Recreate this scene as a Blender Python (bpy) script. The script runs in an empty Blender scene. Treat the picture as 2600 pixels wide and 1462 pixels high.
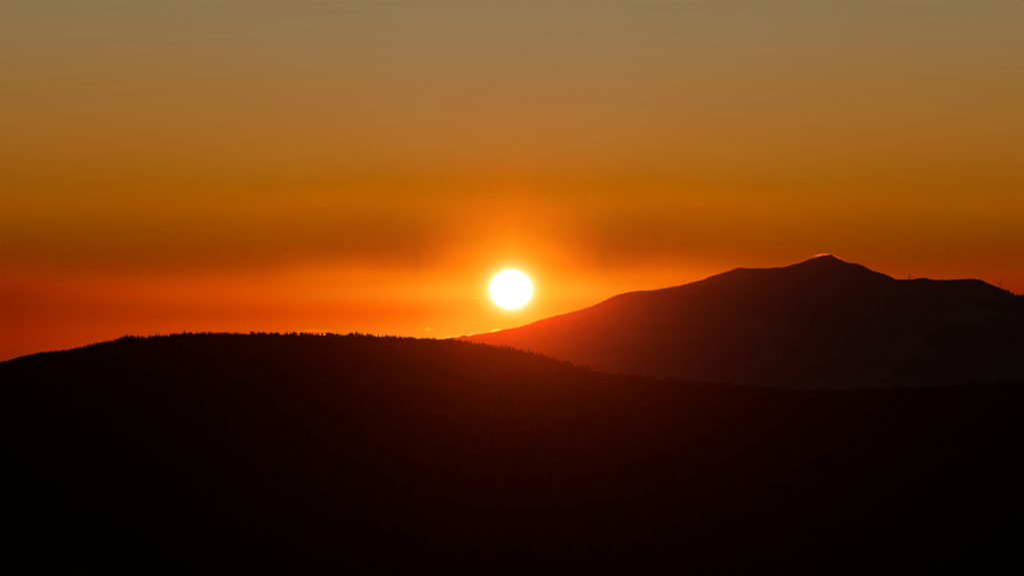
import bpy, math, random
import numpy as np
from mathutils import Vector, Matrix

random.seed(7)
rng = np.random.default_rng(7)
scene = bpy.context.scene
COL = scene.collection

# ---------------------------------------------------------------- camera
CAM_Z = 620.0                      # eye height above the valley floor
F_MM, SENSOR = 156.8, 36.0
HORIZON_ROW = 960.0                # row of the 2600x1462 photograph at eye level
K = SENSOR / 2600.0 / F_MM         # tangent of one photograph pixel
PITCH = math.atan((HORIZON_ROW - 731.0) * K)

cam_d = bpy.data.cameras.new('camera')
cam_d.lens = F_MM
cam_d.sensor_width = SENSOR
cam_d.sensor_fit = 'HORIZONTAL'
cam_d.clip_start = 1.0
cam_d.clip_end = 400000.0
cam = bpy.data.objects.new('camera', cam_d)
cam.location = (0, 0, CAM_Z)
cam.rotation_euler = (math.pi / 2 + PITCH, 0, 0)
COL.objects.link(cam)
scene.camera = cam


def bearing(px, py):
    """azimuth and elevation (radians) at which a point of the photograph is seen"""
    u, v = (px - 1300.0) * K, (731.0 - py) * K
    y = math.cos(PITCH) - v * math.sin(PITCH)
    z = math.sin(PITCH) + v * math.cos(PITCH)
    return math.atan2(u, y), math.atan2(z, math.hypot(u, y))


def place(px, py, dist):
    """world point seen at that bearing, dist metres away horizontally"""
    a, e = bearing(px, py)
    return Vector((math.sin(a) * dist, math.cos(a) * dist, CAM_Z + math.tan(e) * dist))


SUN_AZ, SUN_EL = bearing(1297.5, 734.7)
SUN_DIR = Vector((math.sin(SUN_AZ) * math.cos(SUN_EL), math.cos(SUN_AZ) * math.cos(SUN_EL), math.sin(SUN_EL)))

# ---------------------------------------------------------------- sky
world = bpy.data.worlds.new('World')
scene.world = world
world.use_nodes = True
nt = world.node_tree
nt.nodes.clear()


def N(kind, **kw):
    n = nt.nodes.new(kind)
    for k, v in kw.items():
        setattr(n, k, v)
    return n


def M(op, a, b=None, c=None, clamp=False):
    n = N('ShaderNodeMath', operation=op)
    n.use_clamp = clamp
    for i, s in enumerate((a, b, c)):
        if s is None:
            continue
        if isinstance(s, (int, float)):
            n.inputs[i].default_value = s
        else:
            nt.links.new(s, n.inputs[i])
    return n.outputs[0]


def VM(op, a, b=None, out=0):
    n = N('ShaderNodeVectorMath', operation=op)
    for i, s in enumerate((a, b)):
        if s is None:
            continue
        if isinstance(s, (tuple, list, Vector)):
            n.inputs[i].default_value = s
        elif isinstance(s, (int, float)):
            n.inputs[3].default_value = s
        else:
            nt.links.new(s, n.inputs[i])
    return n.outputs[out]


def scaled(col, fac):
    n = N('ShaderNodeVectorMath', operation='SCALE')
    nt.links.new(col, n.inputs[0])
    if isinstance(fac, (int, float)):
        n.inputs[3].default_value = fac
    else:
        nt.links.new(fac, n.inputs[3])
    return n.outputs[0]


DEG = 57.29578
# layers of evening air: colour (linear) by elevation, at eleven distances in azimuth from the sun
SKY_ROWS = [0, 60, 120, 180, 240, 300, 360, 410, 455, 480, 505, 530, 555, 580, 605, 630, 655, 680, 700, 720, 740, 760, 780, 800, 820, 840, 870, 905]
SKY_AZ = [0.0, 0.3, 0.6, 0.9, 1.2, 1.6, 2.0, 2.6, 3.2, 4.7, 6.4]
SKY = [[(0.3014, 0.2144, 0.0960), (0.3145, 0.2165, 0.0911), (0.3288, 0.2148, 0.0826), (0.3475, 0.2059, 0.0675), (0.3705, 0.1977, 0.0514), (0.3878, 0.1922, 0.0353), (0.3648, 0.1796, 0.0234), (0.3390, 0.1680, 0.0131), (0.2855, 0.1420, 0.0007), (0.2758, 0.1372, 0.0000), (0.3034, 0.1503, 0.0000), (0.3098, 0.1618, 0.0000), (0.2650, 0.1696, 0.0000), (0.1585, 0.1968, 0.0000), (0.0123, 0.2353, 0.0000), (0.0000, 0.2972, 0.0069), (0.0000, 0.3106, 0.0087), (0.0000, 0.3236, 0.0099), (0.0000, 0.3340, 0.0109), (0.0000, 0.3444, 0.0119), (0.0000, 0.3548, 0.0129), (0.0000, 0.3652, 0.0139), (0.0000, 0.3757, 0.0149), (0.0000, 0.3861, 0.0159), (0.0000, 0.3965, 0.0169), (0.0000, 0.4318, 0.0277), (0.0000, 0.4723, 0.0310), (0.0000, 0.4769, 0.0316)],
       [(0.3013, 0.2150, 0.0963), (0.3154, 0.2165, 0.0910), (0.3296, 0.2149, 0.0826), (0.3475, 0.2062, 0.0676), (0.3702, 0.1971, 0.0518), (0.3854, 0.1905, 0.0360), (0.3651, 0.1800, 0.0239), (0.3333, 0.1686, 0.0133), (0.2735, 0.1420, 0.0010), (0.2599, 0.1363, 0.0000), (0.2837, 0.1473, 0.0000), (0.2779, 0.1539, 0.0000), (0.2165, 0.1551, 0.0000), (0.1181, 0.1671, 0.0000), (0.0056, 0.1895, 0.0000), (0.0000, 0.2362, 0.0007), (0.0000, 0.2586, 0.0033), (0.0000, 0.2850, 0.0053), (0.0023, 0.3428, 0.0090), (0.0011, 0.3846, 0.0150), (0.0009, 0.4297, 0.0228), (0.0016, 0.4060, 0.0201), (0.0033, 0.3867, 0.0180), (0.0057, 0.4136, 0.0204), (0.0088, 0.4392, 0.0229), (0.0125, 0.4588, 0.0282), (0.0274, 0.4812, 0.0301), (0.1054, 0.4860, 0.0306)],
       [(0.3036, 0.2161, 0.0968), (0.3167, 0.2169, 0.0911), (0.3308, 0.2152, 0.0826), (0.3473, 0.2063, 0.0676), (0.3694, 0.1967, 0.0523), (0.3851, 0.1898, 0.0370), (0.3705, 0.1811, 0.0247), (0.3410, 0.1702, 0.0134), (0.2820, 0.1433, 0.0011), (0.2626, 0.1363, 0.0000), (0.2813, 0.1439, 0.0000), (0.2660, 0.1455, 0.0000), (0.1918, 0.1387, 0.0000), (0.0884, 0.1332, 0.0000), (0.0000, 0.1343, 0.0000), (0.0000, 0.1595, 0.0000), (0.0000, 0.1900, 0.0000), (0.0000, 0.2258, 0.0000), (0.0284, 0.3405, 0.0043), (0.0291, 0.4195, 0.0149), (0.0278, 0.5050, 0.0299), (0.0319, 0.4321, 0.0221), (0.0412, 0.3564, 0.0142), (0.0550, 0.3930, 0.0170), (0.0727, 0.4327, 0.0203), (0.0934, 0.4602, 0.0248), (0.1429, 0.4806, 0.0274), (0.2889, 0.4867, 0.0278)],
       [(0.3057, 0.2170, 0.0971), (0.3188, 0.2174, 0.0913), (0.3326, 0.2156, 0.0828), (0.3481, 0.2066, 0.0678), (0.3700, 0.1977, 0.0529), (0.3890, 0.1918, 0.0380), (0.3836, 0.1830, 0.0256), (0.3630, 0.1719, 0.0136), (0.3075, 0.1457, 0.0012), (0.2889, 0.1376, 0.0000), (0.3039, 0.1416, 0.0000), (0.2787, 0.1382, 0.0000), (0.1802, 0.1237, 0.0000), (0.0748, 0.1047, 0.0000), (0.0000, 0.0894, 0.0000), (0.0000, 0.0945, 0.0000), (0.0000, 0.1212, 0.0000), (0.0000, 0.1524, 0.0000), (0.1545, 0.2887, 0.0000), (0.1646, 0.3775, 0.0087), (0.1695, 0.4767, 0.0233), (0.1780, 0.3958, 0.0157), (0.1970, 0.2804, 0.0057), (0.2256, 0.3060, 0.0074), (0.2623, 0.3531, 0.0107), (0.3054, 0.4001, 0.0164), (0.3868, 0.4387, 0.0219), (0.5349, 0.4456, 0.0221)],
       [(0.3042, 0.2162, 0.0963), (0.3199, 0.2163, 0.0908), (0.3346, 0.2147, 0.0824), (0.3518, 0.2069, 0.0672), (0.3750, 0.1988, 0.0527), (0.3990, 0.1935, 0.0381), (0.4042, 0.1838, 0.0254), (0.3900, 0.1716, 0.0135), (0.3394, 0.1470, 0.0011), (0.3329, 0.1393, 0.0000), (0.3567, 0.1412, 0.0000), (0.3147, 0.1317, 0.0000), (0.1923, 0.1107, 0.0000), (0.1004, 0.0884, 0.0000), (0.0178, 0.0694, 0.0000), (0.0000, 0.0627, 0.0000), (0.0000, 0.0775, 0.0000), (0.0352, 0.1055, 0.0000), (0.4486, 0.2310, 0.0000), (0.4474, 0.2918, 0.0021), (0.4905, 0.3781, 0.0111), (0.4939, 0.3210, 0.0073), (0.5238, 0.2008, 0.0000), (0.5520, 0.2092, 0.0002), (0.5710, 0.2601, 0.0032), (0.6093, 0.3171, 0.0085), (0.6844, 0.3749, 0.0161), (0.7879, 0.3806, 0.0162)],
       [(0.2972, 0.2129, 0.0942), (0.3170, 0.2123, 0.0889), (0.3357, 0.2109, 0.0802), (0.3575, 0.2057, 0.0646), (0.3838, 0.1977, 0.0503), (0.4124, 0.1913, 0.0362), (0.4276, 0.1817, 0.0234), (0.4150, 0.1682, 0.0125), (0.3709, 0.1454, 0.0006), (0.3864, 0.1404, 0.0000), (0.4289, 0.1417, 0.0000), (0.3692, 0.1257, 0.0000), (0.2481, 0.1015, 0.0000), (0.1837, 0.0841, 0.0000), (0.1333, 0.0702, 0.0000), (0.1203, 0.0595, 0.0000), (0.2051, 0.0744, 0.0000), (0.3815, 0.1170, 0.0000), (0.8104, 0.2198, 0.0000), (0.7416, 0.2328, 0.0002), (0.8340, 0.2994, 0.0050), (0.8319, 0.2615, 0.0034), (0.8548, 0.1567, 0.0000), (0.8694, 0.1548, 0.0000), (0.8637, 0.2028, 0.0009), (0.8900, 0.2566, 0.0046), (0.9362, 0.3156, 0.0114), (0.9972, 0.3188, 0.0115)],
       [(0.2908, 0.2098, 0.0921), (0.3119, 0.2086, 0.0878), (0.3376, 0.2073, 0.0783), (0.3635, 0.2037, 0.0617), (0.3930, 0.1951, 0.0471), (0.4211, 0.1868, 0.0336), (0.4457, 0.1789, 0.0210), (0.4371, 0.1669, 0.0117), (0.4038, 0.1450, 0.0005), (0.4377, 0.1420, 0.0000), (0.4907, 0.1422, 0.0000), (0.4352, 0.1249, 0.0000), (0.3351, 0.1017, 0.0000), (0.2870, 0.0887, 0.0000), (0.2573, 0.0786, 0.0000), (0.2580, 0.0669, 0.0000), (0.4055, 0.0848, 0.0000), (0.6762, 0.1363, 0.0000), (1.0246, 0.2088, 0.0001), (0.9157, 0.1906, 0.0000), (1.0365, 0.2393, 0.0024), (1.0379, 0.2138, 0.0018), (0.9906, 0.1336, 0.0000), (0.9827, 0.1259, 0.0000), (1.0121, 0.1632, 0.0003), (1.0604, 0.2059, 0.0024), (1.0834, 0.2489, 0.0067), (1.1172, 0.2500, 0.0067)],
       [(0.2914, 0.2095, 0.0916), (0.3098, 0.2088, 0.0898), (0.3425, 0.2073, 0.0788), (0.3692, 0.2022, 0.0604), (0.4011, 0.1929, 0.0448), (0.4246, 0.1838, 0.0320), (0.4563, 0.1787, 0.0202), (0.4594, 0.1714, 0.0121), (0.4391, 0.1489, 0.0019), (0.4724, 0.1443, 0.0002), (0.5199, 0.1422, 0.0000), (0.5010, 0.1311, 0.0000), (0.4320, 0.1124, 0.0000), (0.3741, 0.0973, 0.0000), (0.3449, 0.0859, 0.0000), (0.3436, 0.0730, 0.0000), (0.4578, 0.0812, 0.0000), (0.6700, 0.1131, 0.0000), (0.9623, 0.1581, 0.0002), (0.9626, 0.1478, 0.0000), (1.1249, 0.1817, 0.0004), (1.1188, 0.1650, 0.0002), (0.9765, 0.1106, 0.0000), (0.9459, 0.1004, 0.0000), (1.0330, 0.1258, 0.0000), (1.1203, 0.1549, 0.0005), (1.1315, 0.1761, 0.0024), (1.1461, 0.1763, 0.0025)],
       [(0.2956, 0.2083, 0.0898), (0.3138, 0.2076, 0.0883), (0.3475, 0.2049, 0.0760), (0.3737, 0.1976, 0.0575), (0.4045, 0.1884, 0.0420), (0.4289, 0.1807, 0.0300), (0.4569, 0.1739, 0.0186), (0.4672, 0.1674, 0.0112), (0.4545, 0.1457, 0.0027), (0.4763, 0.1397, 0.0008), (0.5093, 0.1368, 0.0000), (0.5080, 0.1293, 0.0000), (0.4622, 0.1143, 0.0000), (0.4061, 0.0973, 0.0000), (0.3861, 0.0874, 0.0000), (0.3768, 0.0743, 0.0000), (0.4189, 0.0694, 0.0000), (0.5193, 0.0752, 0.0000), (0.7441, 0.1001, 0.0000), (0.8901, 0.1070, 0.0000), (1.0588, 0.1257, 0.0000), (1.0363, 0.1150, 0.0000), (0.8659, 0.0834, 0.0000), (0.8318, 0.0746, 0.0000), (0.9399, 0.0904, 0.0000), (1.0437, 0.1072, 0.0000), (1.0548, 0.1123, 0.0001), (1.0430, 0.1135, 0.0004)],
       [(0.2965, 0.2028, 0.0847), (0.3183, 0.2017, 0.0810), (0.3453, 0.1966, 0.0682), (0.3701, 0.1883, 0.0516), (0.3948, 0.1795, 0.0376), (0.4264, 0.1745, 0.0264), (0.4432, 0.1618, 0.0157), (0.4483, 0.1494, 0.0084), (0.4364, 0.1306, 0.0020), (0.4495, 0.1264, 0.0010), (0.4722, 0.1245, 0.0002), (0.4528, 0.1140, 0.0000), (0.4166, 0.1003, 0.0000), (0.3810, 0.0857, 0.0000), (0.3746, 0.0797, 0.0000), (0.3675, 0.0679, 0.0000), (0.3779, 0.0583, 0.0000), (0.4375, 0.0552, 0.0000), (0.5572, 0.0649, 0.0000), (0.7085, 0.0678, 0.0000), (0.7875, 0.0712, 0.0000), (0.7571, 0.0646, 0.0000), (0.6486, 0.0514, 0.0000), (0.6327, 0.0472, 0.0000), (0.7155, 0.0551, 0.0000), (0.7956, 0.0620, 0.0000), (0.8178, 0.0602, 0.0000), (0.7629, 0.0635, 0.0005)],
       [(0.2914, 0.1955, 0.0797), (0.3133, 0.1965, 0.0771), (0.3323, 0.1901, 0.0644), (0.3517, 0.1808, 0.0483), (0.3692, 0.1707, 0.0340), (0.4048, 0.1672, 0.0228), (0.4196, 0.1528, 0.0144), (0.4171, 0.1364, 0.0077), (0.4037, 0.1197, 0.0034), (0.4103, 0.1154, 0.0026), (0.4334, 0.1136, 0.0016), (0.4215, 0.1037, 0.0006), (0.4049, 0.0930, 0.0000), (0.3618, 0.0791, 0.0000), (0.3300, 0.0668, 0.0000), (0.3292, 0.0562, 0.0000), (0.3400, 0.0480, 0.0000), (0.4082, 0.0473, 0.0000), (0.4271, 0.0460, 0.0000), (0.4835, 0.0345, 0.0009), (0.4187, 0.0268, 0.0001), (0.3891, 0.0234, 0.0000), (0.3888, 0.0228, 0.0000), (0.4036, 0.0234, 0.0000), (0.4344, 0.0254, 0.0000), (0.4621, 0.0249, 0.0000), (0.5010, 0.0211, 0.0000), (0.3950, 0.0263, 0.0017)]]
NISHITA_STRENGTH = 0.03
SUN_E = 0.41
SUN_COL = (1.0, 0.09, 0.002)
HAZE_COL = (1.0, 0.72, 0.72, 1.0)
HAZE_DENS = 5.1e-07
HAZE_G = 0.977
CLOUD_DENS = 0.0029
CAP_K = 0.65
HAZE_ABS = 1e-05
tc = N('ShaderNodeTexCoord')
dirv = VM('NORMALIZE', tc.outputs['Generated'])
sep = N('ShaderNodeSeparateXYZ')
nt.links.new(dirv, sep.inputs[0])
el = M('MULTIPLY', M('ARCSINE', sep.outputs[2]), DEG)
az = M('SUBTRACT', M('MULTIPLY', M('ARCTAN2', sep.outputs[0], sep.outputs[1]), DEG), SUN_AZ * DEG)
aaz = M('ABSOLUTE', az)
# the layers are not ruled lines: they drift a little and carry fine streaks
cmb = N('ShaderNodeCombineXYZ')
nt.links.new(M('MULTIPLY', az, 0.22), cmb.inputs[0])
nt.links.new(M('MULTIPLY', el, 2.2), cmb.inputs[1])
no = N('ShaderNodeTexNoise')
no.inputs['Scale'].default_value = 1.0
no.inputs['Detail'].default_value = 3.0
no.inputs['Roughness'].default_value = 0.55
nt.links.new(cmb.outputs[0], no.inputs['Vector'])
wob = M('MULTIPLY', M('SUBTRACT', no.outputs[0], 0.5), 0.05)
cmb2 = N('ShaderNodeCombineXYZ')
nt.links.new(M('MULTIPLY', az, 0.5), cmb2.inputs[0])
nt.links.new(M('MULTIPLY', el, 14.0), cmb2.inputs[1])
no2 = N('ShaderNodeTexNoise')
no2.inputs['Scale'].default_value = 1.0
no2.inputs['Detail'].default_value = 4.0
nt.links.new(cmb2.outputs[0], no2.inputs['Vector'])
streak = M('MULTIPLY_ADD', M('SUBTRACT', no2.outputs[0], 0.5), 0.07, 1.0)
elw = M('ADD', el, wob)
EL0, EL1 = -0.5, 5.5
fac_el = M('DIVIDE', M('SUBTRACT', elw, EL0), EL1 - EL0, clamp=True)
fac_az = M('DIVIDE', aaz, 9.0, clamp=True)


def ramp(stops, fac, interp):
    r = N('ShaderNodeValToRGB')
    cr = r.color_ramp
    cr.interpolation = interp
    stops = sorted(stops)
    cr.elements[0].position, cr.elements[0].color = stops[0][0], (*stops[0][1], 1)
    cr.elements[1].position, cr.elements[1].color = stops[-1][0], (*stops[-1][1], 1)
    for p, c in stops[1:-1]:
        e = cr.elements.new(p)
        e.color = (*c, 1)
    nt.links.new(fac, r.inputs[0])
    return r.outputs[0]


row_pos = [(math.degrees(bearing(1300, r)[1]) - EL0) / (EL1 - EL0) for r in SKY_ROWS]
cols = [ramp([(p, c) for p, c in zip(row_pos, SKY[k])], fac_el, 'B_SPLINE') for k in range(len(SKY_AZ))]
acc = cols[0]
for k in range(1, len(SKY_AZ)):
    mr = N('ShaderNodeMapRange')
    mr.inputs[1].default_value, mr.inputs[2].default_value = SKY_AZ[k - 1], SKY_AZ[k]
    nt.links.new(aaz, mr.inputs[0])
    mx_ = N('ShaderNodeMix', data_type='VECTOR')
    nt.links.new(mr.outputs[0], mx_.inputs[0])
    nt.links.new(acc, mx_.inputs[4])
    nt.links.new(cols[k], mx_.inputs[5])
    acc = mx_.outputs[1]
acc = scaled(acc, streak)
# aureole round the sun
# (slightly flattened, like the disc itself, by refraction near the horizon)
dv = M('MULTIPLY', M('SUBTRACT', el, math.degrees(SUN_EL)), 1.08)
theta = M('SQRT', M('ADD', M('MULTIPLY', az, az), M('MULTIPLY', dv, dv)))
edge = M('MAXIMUM', M('SUBTRACT', theta, 0.258), 0.0)
aur = N('ShaderNodeCombineXYZ')
AUR = [(1.2, 0.09), (1.2, 0.11), (0.95, 0.055)]
CORE = 0.5
for i, (amp, sc_) in enumerate(AUR):
    core = M('MULTIPLY', M('EXPONENT', M('DIVIDE', edge, -0.012)), CORE)
    nt.links.new(M('ADD', M('MULTIPLY', M('EXPONENT', M('DIVIDE', edge, -sc_)), amp), core), aur.inputs[i])
acc = VM('ADD', acc, aur.outputs[0])
# away from the sunset the sky turns into a plain dusk sky
sky = N('ShaderNodeTexSky', sky_type='NISHITA')
sky.sun_disc = False
sky.sun_elevation = SUN_EL
sky.sun_rotation = SUN_AZ
sky.altitude = CAM_Z
sky.air_density = 1.3
sky.dust_density = 3.0


def smooth(v, a, b):
    n = N('ShaderNodeMapRange', interpolation_type='SMOOTHSTEP')
    n.inputs[1].default_value, n.inputs[2].default_value = a, b
    nt.links.new(v, n.inputs[0])
    return n.outputs[0]


wN = M('MAXIMUM', smooth(el, 5.3, 14.0), smooth(aaz, 7.5, 32.0))
dusk = scaled(sky.outputs[0], NISHITA_STRENGTH)
mixn = N('ShaderNodeMix', data_type='VECTOR')
nt.links.new(wN, mixn.inputs[0])
nt.links.new(acc, mixn.inputs[4])
nt.links.new(dusk, mixn.inputs[5])
bg = N('ShaderNodeBackground')
nt.links.new(mixn.outputs[1], bg.inputs[0])
bg.inputs[1].default_value = 1.0
wo = N('ShaderNodeOutputWorld')
nt.links.new(bg.outputs[0], wo.inputs[0])

# ---------------------------------------------------------------- sun lamp and exposure
sl = bpy.data.lights.new('sun_light', 'SUN')
sl.energy = SUN_E
sl.angle = math.radians(0.53)
sl.color = SUN_COL
sl.cycles.use_multiple_importance_sampling = False
slo = bpy.data.objects.new('sun_light', sl)
slo.rotation_euler = SUN_DIR.to_track_quat('Z', 'Y').to_euler()
slo.location = (0, 0, CAM_Z + 3000)
COL.objects.link(slo)
vs = scene.view_settings
vs.view_transform = 'Standard'
vs.look = 'None'
vs.gamma = 1.0
vs.exposure = 0.0
vs.use_curve_mapping = False
cy = scene.cycles
cy.use_denoising = True
cy.max_bounces = 4
cy.diffuse_bounces = 2
cy.volume_bounces = 0
cy.filter_width = 1.0
cy.use_adaptive_sampling = False

# ---------------------------------------------------------------- helpers


def tag(o, label=None, cat=None, group=None, kind=None):
    if label:
        o['label'] = label
    if cat:
        o['category'] = cat
    if group:
        o['group'] = group
    if kind:
        o['kind'] = kind
    return o


def make_mesh(name, verts, faces, mat, smooth_=True):
    me = bpy.data.meshes.new(name)
    verts = np.asarray(verts, dtype=np.float32)
    if isinstance(faces, np.ndarray):
        nf, k = faces.shape
        me.vertices.add(len(verts))
        me.vertices.foreach_set('co', verts.ravel())
        me.loops.add(nf * k)
        me.loops.foreach_set('vertex_index', faces.astype(np.int32).ravel())
        me.polygons.add(nf)
        me.polygons.foreach_set('loop_start', np.arange(0, nf * k, k, dtype=np.int32))
        me.polygons.foreach_set('loop_total', np.full(nf, k, dtype=np.int32))
    else:
        me.from_pydata([tuple(map(float, v)) for v in verts], [], faces)
    me.update(calc_edges=True)
    me.validate()
    if mat:
        me.materials.append(mat)
    if smooth_:
        me.polygons.foreach_set('use_smooth', [True] * len(me.polygons))
    return me


def link(name, me, parent=None, loc=None):
    o = bpy.data.objects.new(name, me)
    COL.objects.link(o)
    if parent is not None:
        o.parent = parent
    if loc is not None:
        o.location = loc
    return o


def mat_rough(name, c1, c2, scale, rough=0.9, bump=0.0, c3=None):
    m = bpy.data.materials.new(name)
    m.use_nodes = True
    t = m.node_tree
    b = t.nodes['Principled BSDF']
    g = t.nodes.new('ShaderNodeTexCoord')
    n = t.nodes.new('ShaderNodeTexNoise')
    n.inputs['Scale'].default_value = scale
    n.inputs['Detail'].default_value = 6.0
    n.inputs['Roughness'].default_value = 0.6
    t.links.new(g.outputs['Object'], n.inputs['Vector'])
    r = t.nodes.new('ShaderNodeValToRGB')
    r.color_ramp.elements[0].position, r.color_ramp.elements[0].color = 0.35, (*c1, 1)
    r.color_ramp.elements[1].position, r.color_ramp.elements[1].color = 0.65, (*c2, 1)
    if c3:
        e = r.color_ramp.elements.new(0.52)
        e.color = (*c3, 1)
    t.links.new(n.outputs[0], r.inputs[0])
    t.links.new(r.outputs[0], b.inputs['Base Color'])
    b.inputs['Roughness'].default_value = rough
    b.inputs['Specular IOR Level'].default_value = 0.3 if rough < 0.6 else 0.0
    if bump:
        bp = t.nodes.new('ShaderNodeBump')
        bp.inputs['Strength'].default_value = 0.5
        bp.inputs['Distance'].default_value = bump
        n2 = t.nodes.new('ShaderNodeTexNoise')
        n2.inputs['Scale'].default_value = scale * 9
        n2.inputs['Detail'].default_value = 5.0
        t.links.new(g.outputs['Object'], n2.inputs['Vector'])
        t.links.new(n2.outputs[0], bp.inputs['Height'])
        t.links.new(bp.outputs[0], b.inputs['Normal'])
    return m


MAT_GROUND = mat_rough('valley_floor', (0.030, 0.038, 0.016), (0.055, 0.058, 0.028), 0.004, bump=2.0, c3=(0.04, 0.045, 0.02))
MAT_HILL = mat_rough('wooded_hillside', (0.012, 0.015, 0.008), (0.022, 0.023, 0.013), 0.003, bump=3.0, c3=(0.016, 0.019, 0.010))
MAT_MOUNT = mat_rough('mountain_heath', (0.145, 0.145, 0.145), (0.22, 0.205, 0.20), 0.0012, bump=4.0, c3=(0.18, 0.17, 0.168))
MAT_GRASS = mat_rough('hilltop_grass', (0.035, 0.045, 0.015), (0.060, 0.065, 0.025), 0.05, bump=0.2)
MAT_LEAF = mat_rough('conifer_needles', (0.012, 0.022, 0.009), (0.026, 0.038, 0.015), 0.4)
MAT_WOOD = mat_rough('shaded_woodland', (0.016, 0.021, 0.010), (0.024, 0.029, 0.013), 0.002)
MAT_BROAD = mat_rough('broad_leaves', (0.028, 0.042, 0.014), (0.055, 0.072, 0.026), 0.4)
MAT_BARK = mat_rough('bark', (0.05, 0.036, 0.025), (0.11, 0.08, 0.055), 2.0)
MAT_WHITE = mat_rough('turbine_paint', (0.60, 0.60, 0.60), (0.68, 0.68, 0.67), 0.05, rough=0.45)


def vnoise(x, y, seed=0, octaves=4):
    """smooth value noise on arrays, about -1..1"""
    out = np.zeros(np.broadcast(x, y).shape)
    amp, tot = 1.0, 0.0
    for o in range(octaves):
        xi, yi = np.floor(x).astype(int), np.floor(y).astype(int)
        fx, fy = x - xi, y - yi
        fx, fy = fx * fx * (3 - 2 * fx), fy * fy * (3 - 2 * fy)

        def h(a, b):
            n = (a * 374761393 + b * 668265263 + (seed + o) * 982451653) & 0x7fffffff
            n = ((n ^ (n >> 13)) * 1274126177) & 0x7fffffff
            return ((n ^ (n >> 16)) % 65536) / 32768.0 - 1.0
        v = (h(xi, yi) * (1 - fx) + h(xi + 1, yi) * fx) * (1 - fy) + (h(xi, yi + 1) * (1 - fx) + h(xi + 1, yi + 1) * fx) * fy
        out += v * amp
        tot += amp
        amp *= 0.5
        x, y = x * 2.03 + 17.1, y * 2.03 + 5.7
    return out / tot


# ---------------------------------------------------------------- valley floor
R_GROUND = 45000.0


def grid_faces(nr, nc):
    i = np.arange(nr - 1)[:, None] * nc + np.arange(nc - 1)[None, :]
    return np.stack([i, i + 1, i + nc + 1, i + nc], -1).reshape(-1, 4)


gx = np.linspace(-24500, 24500, 90)
gy = np.linspace(-4500, R_GROUND, 120)
GX, GY = np.meshgrid(gx, gy)
GZ = vnoise(GX / 2600, GY / 2600, 3) * 14
ground = link('ground', make_mesh('ground', np.stack([GX, GY, GZ], -1).reshape(-1, 3), grid_faces(120, 90), MAT_GROUND))
tag(ground, kind='structure')

# ---------------------------------------------------------------- the rise the photographer stands on
rr = np.concatenate([[0.5, 2, 5, 9, 15, 25], np.geomspace(40, 3300, 40)])
th = np.linspace(0, 2 * np.pi, 97)
RR, TH = np.meshgrid(rr, th, indexing='ij')
prof = CAM_Z - 1.7 - 640 * (1 - np.exp(-np.maximum(RR - 4, 0) / 900.0)) / (1 - math.exp(-3300 / 900.0))
prof += vnoise(RR * np.cos(TH) / 160, RR * np.sin(TH) / 160, 5) * np.clip((RR - 30) / 400, 0, 1) * 9
P = np.stack([RR * np.cos(TH), RR * np.sin(TH), prof], -1)
lookout = link('lookout_hill', make_mesh('lookout_hill', P.reshape(-1, 3), grid_faces(len(rr), 97)[:, ::-1].copy(), MAT_GRASS))
tag(lookout, kind='structure')

# ---------------------------------------------------------------- near wooded ridge
# skyline of the tree canopy / bare crest, in photograph pixels
RIDGE = [(-700, 1010), (-450, 985), (-300, 962), (-150, 938), (0, 920), (8, 919), (20, 915.5), (26, 912.5), (33, 910), (40, 908), (48, 905), (62, 902.5),
         (75, 900), (85, 897.5), (95, 895.5), (107, 893), (120, 893.3), (126, 892.5), (135, 891.5), (145, 890.5), (155, 890.5),
         (170, 890.5), (180, 888.5), (187, 887.5), (195, 886.5), (205, 884), (215, 881.5), (225, 878.5), (235, 876.5), (245, 873.5),
         (255, 872), (265, 869.5), (275, 868), (285, 866.5), (295, 864), (305, 860.5), (315, 857.5), (325, 855.5), (335, 855.5),
         (345, 858), (355, 858), (367, 859), (372, 860.5), (378, 858), (386, 857), (395, 855), (415, 854.5), (428, 854), (435, 851.5),
         (445, 850.5), (455, 849.5), (475, 849), (497, 849), (510, 848.2), (525, 848), (560, 848), (600, 848.3), (630, 848.3), (668, 848.6),
         (700, 848.8), (720, 849.3), (755, 850), (800, 851), (826, 852), (850, 852.5), (872, 853), (895, 852.5), (915, 852.5), (925, 853),
         (945, 854), (970, 855.3), (1000, 856.5), (1020, 858), (1040, 858.8), (1055, 859.5), (1090, 860.3), (1100, 861.8), (1113, 863.2),
         (1126, 863.5), (1143, 863.5), (1160, 865), (1172, 869), (1190, 869.5), (1200, 871.5), (1210, 876), (1220, 877), (1245, 878.5),
         (1255, 882), (1270, 882), (1290, 884.5), (1310, 888.5), (1325, 891.5), (1335, 895.5), (1345, 895.5), (1362, 900), (1372, 903),
         (1390, 908), (1400, 913.5), (1418, 918), (1425, 922.5), (1440, 926), (1455, 932), (1465, 935), (1478, 937.5), (1498, 942),
         (1520, 943.7), (1535, 946.5), (1545, 949), (1570, 951.3), (1600, 954), (1620, 955.5), (1640, 958.5), (1660, 960.5), (1675, 963.5),
         (1690, 963.5), (1715, 965), (1740, 966.5), (1770, 969), (1800, 972), (1840, 975.5), (1900, 979.5), (1950, 983.5), (2000, 987.5),
         (2070, 991), (2150, 989.5), (2250, 986), (2340, 985), (2400, 982.5), (2450, 978), (2500, 976), (2540, 972), (2600, 967),
         (2750, 958), (3000, 952), (3300, 962)]
rx = np.array([p[0] for p in RIDGE], float)
ry = np.array([p[1] for p in RIDGE], float)
ry[(rx > 1165) & (rx < 1420)] += 1.4        # ground under the dense wood right of the crest


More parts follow.
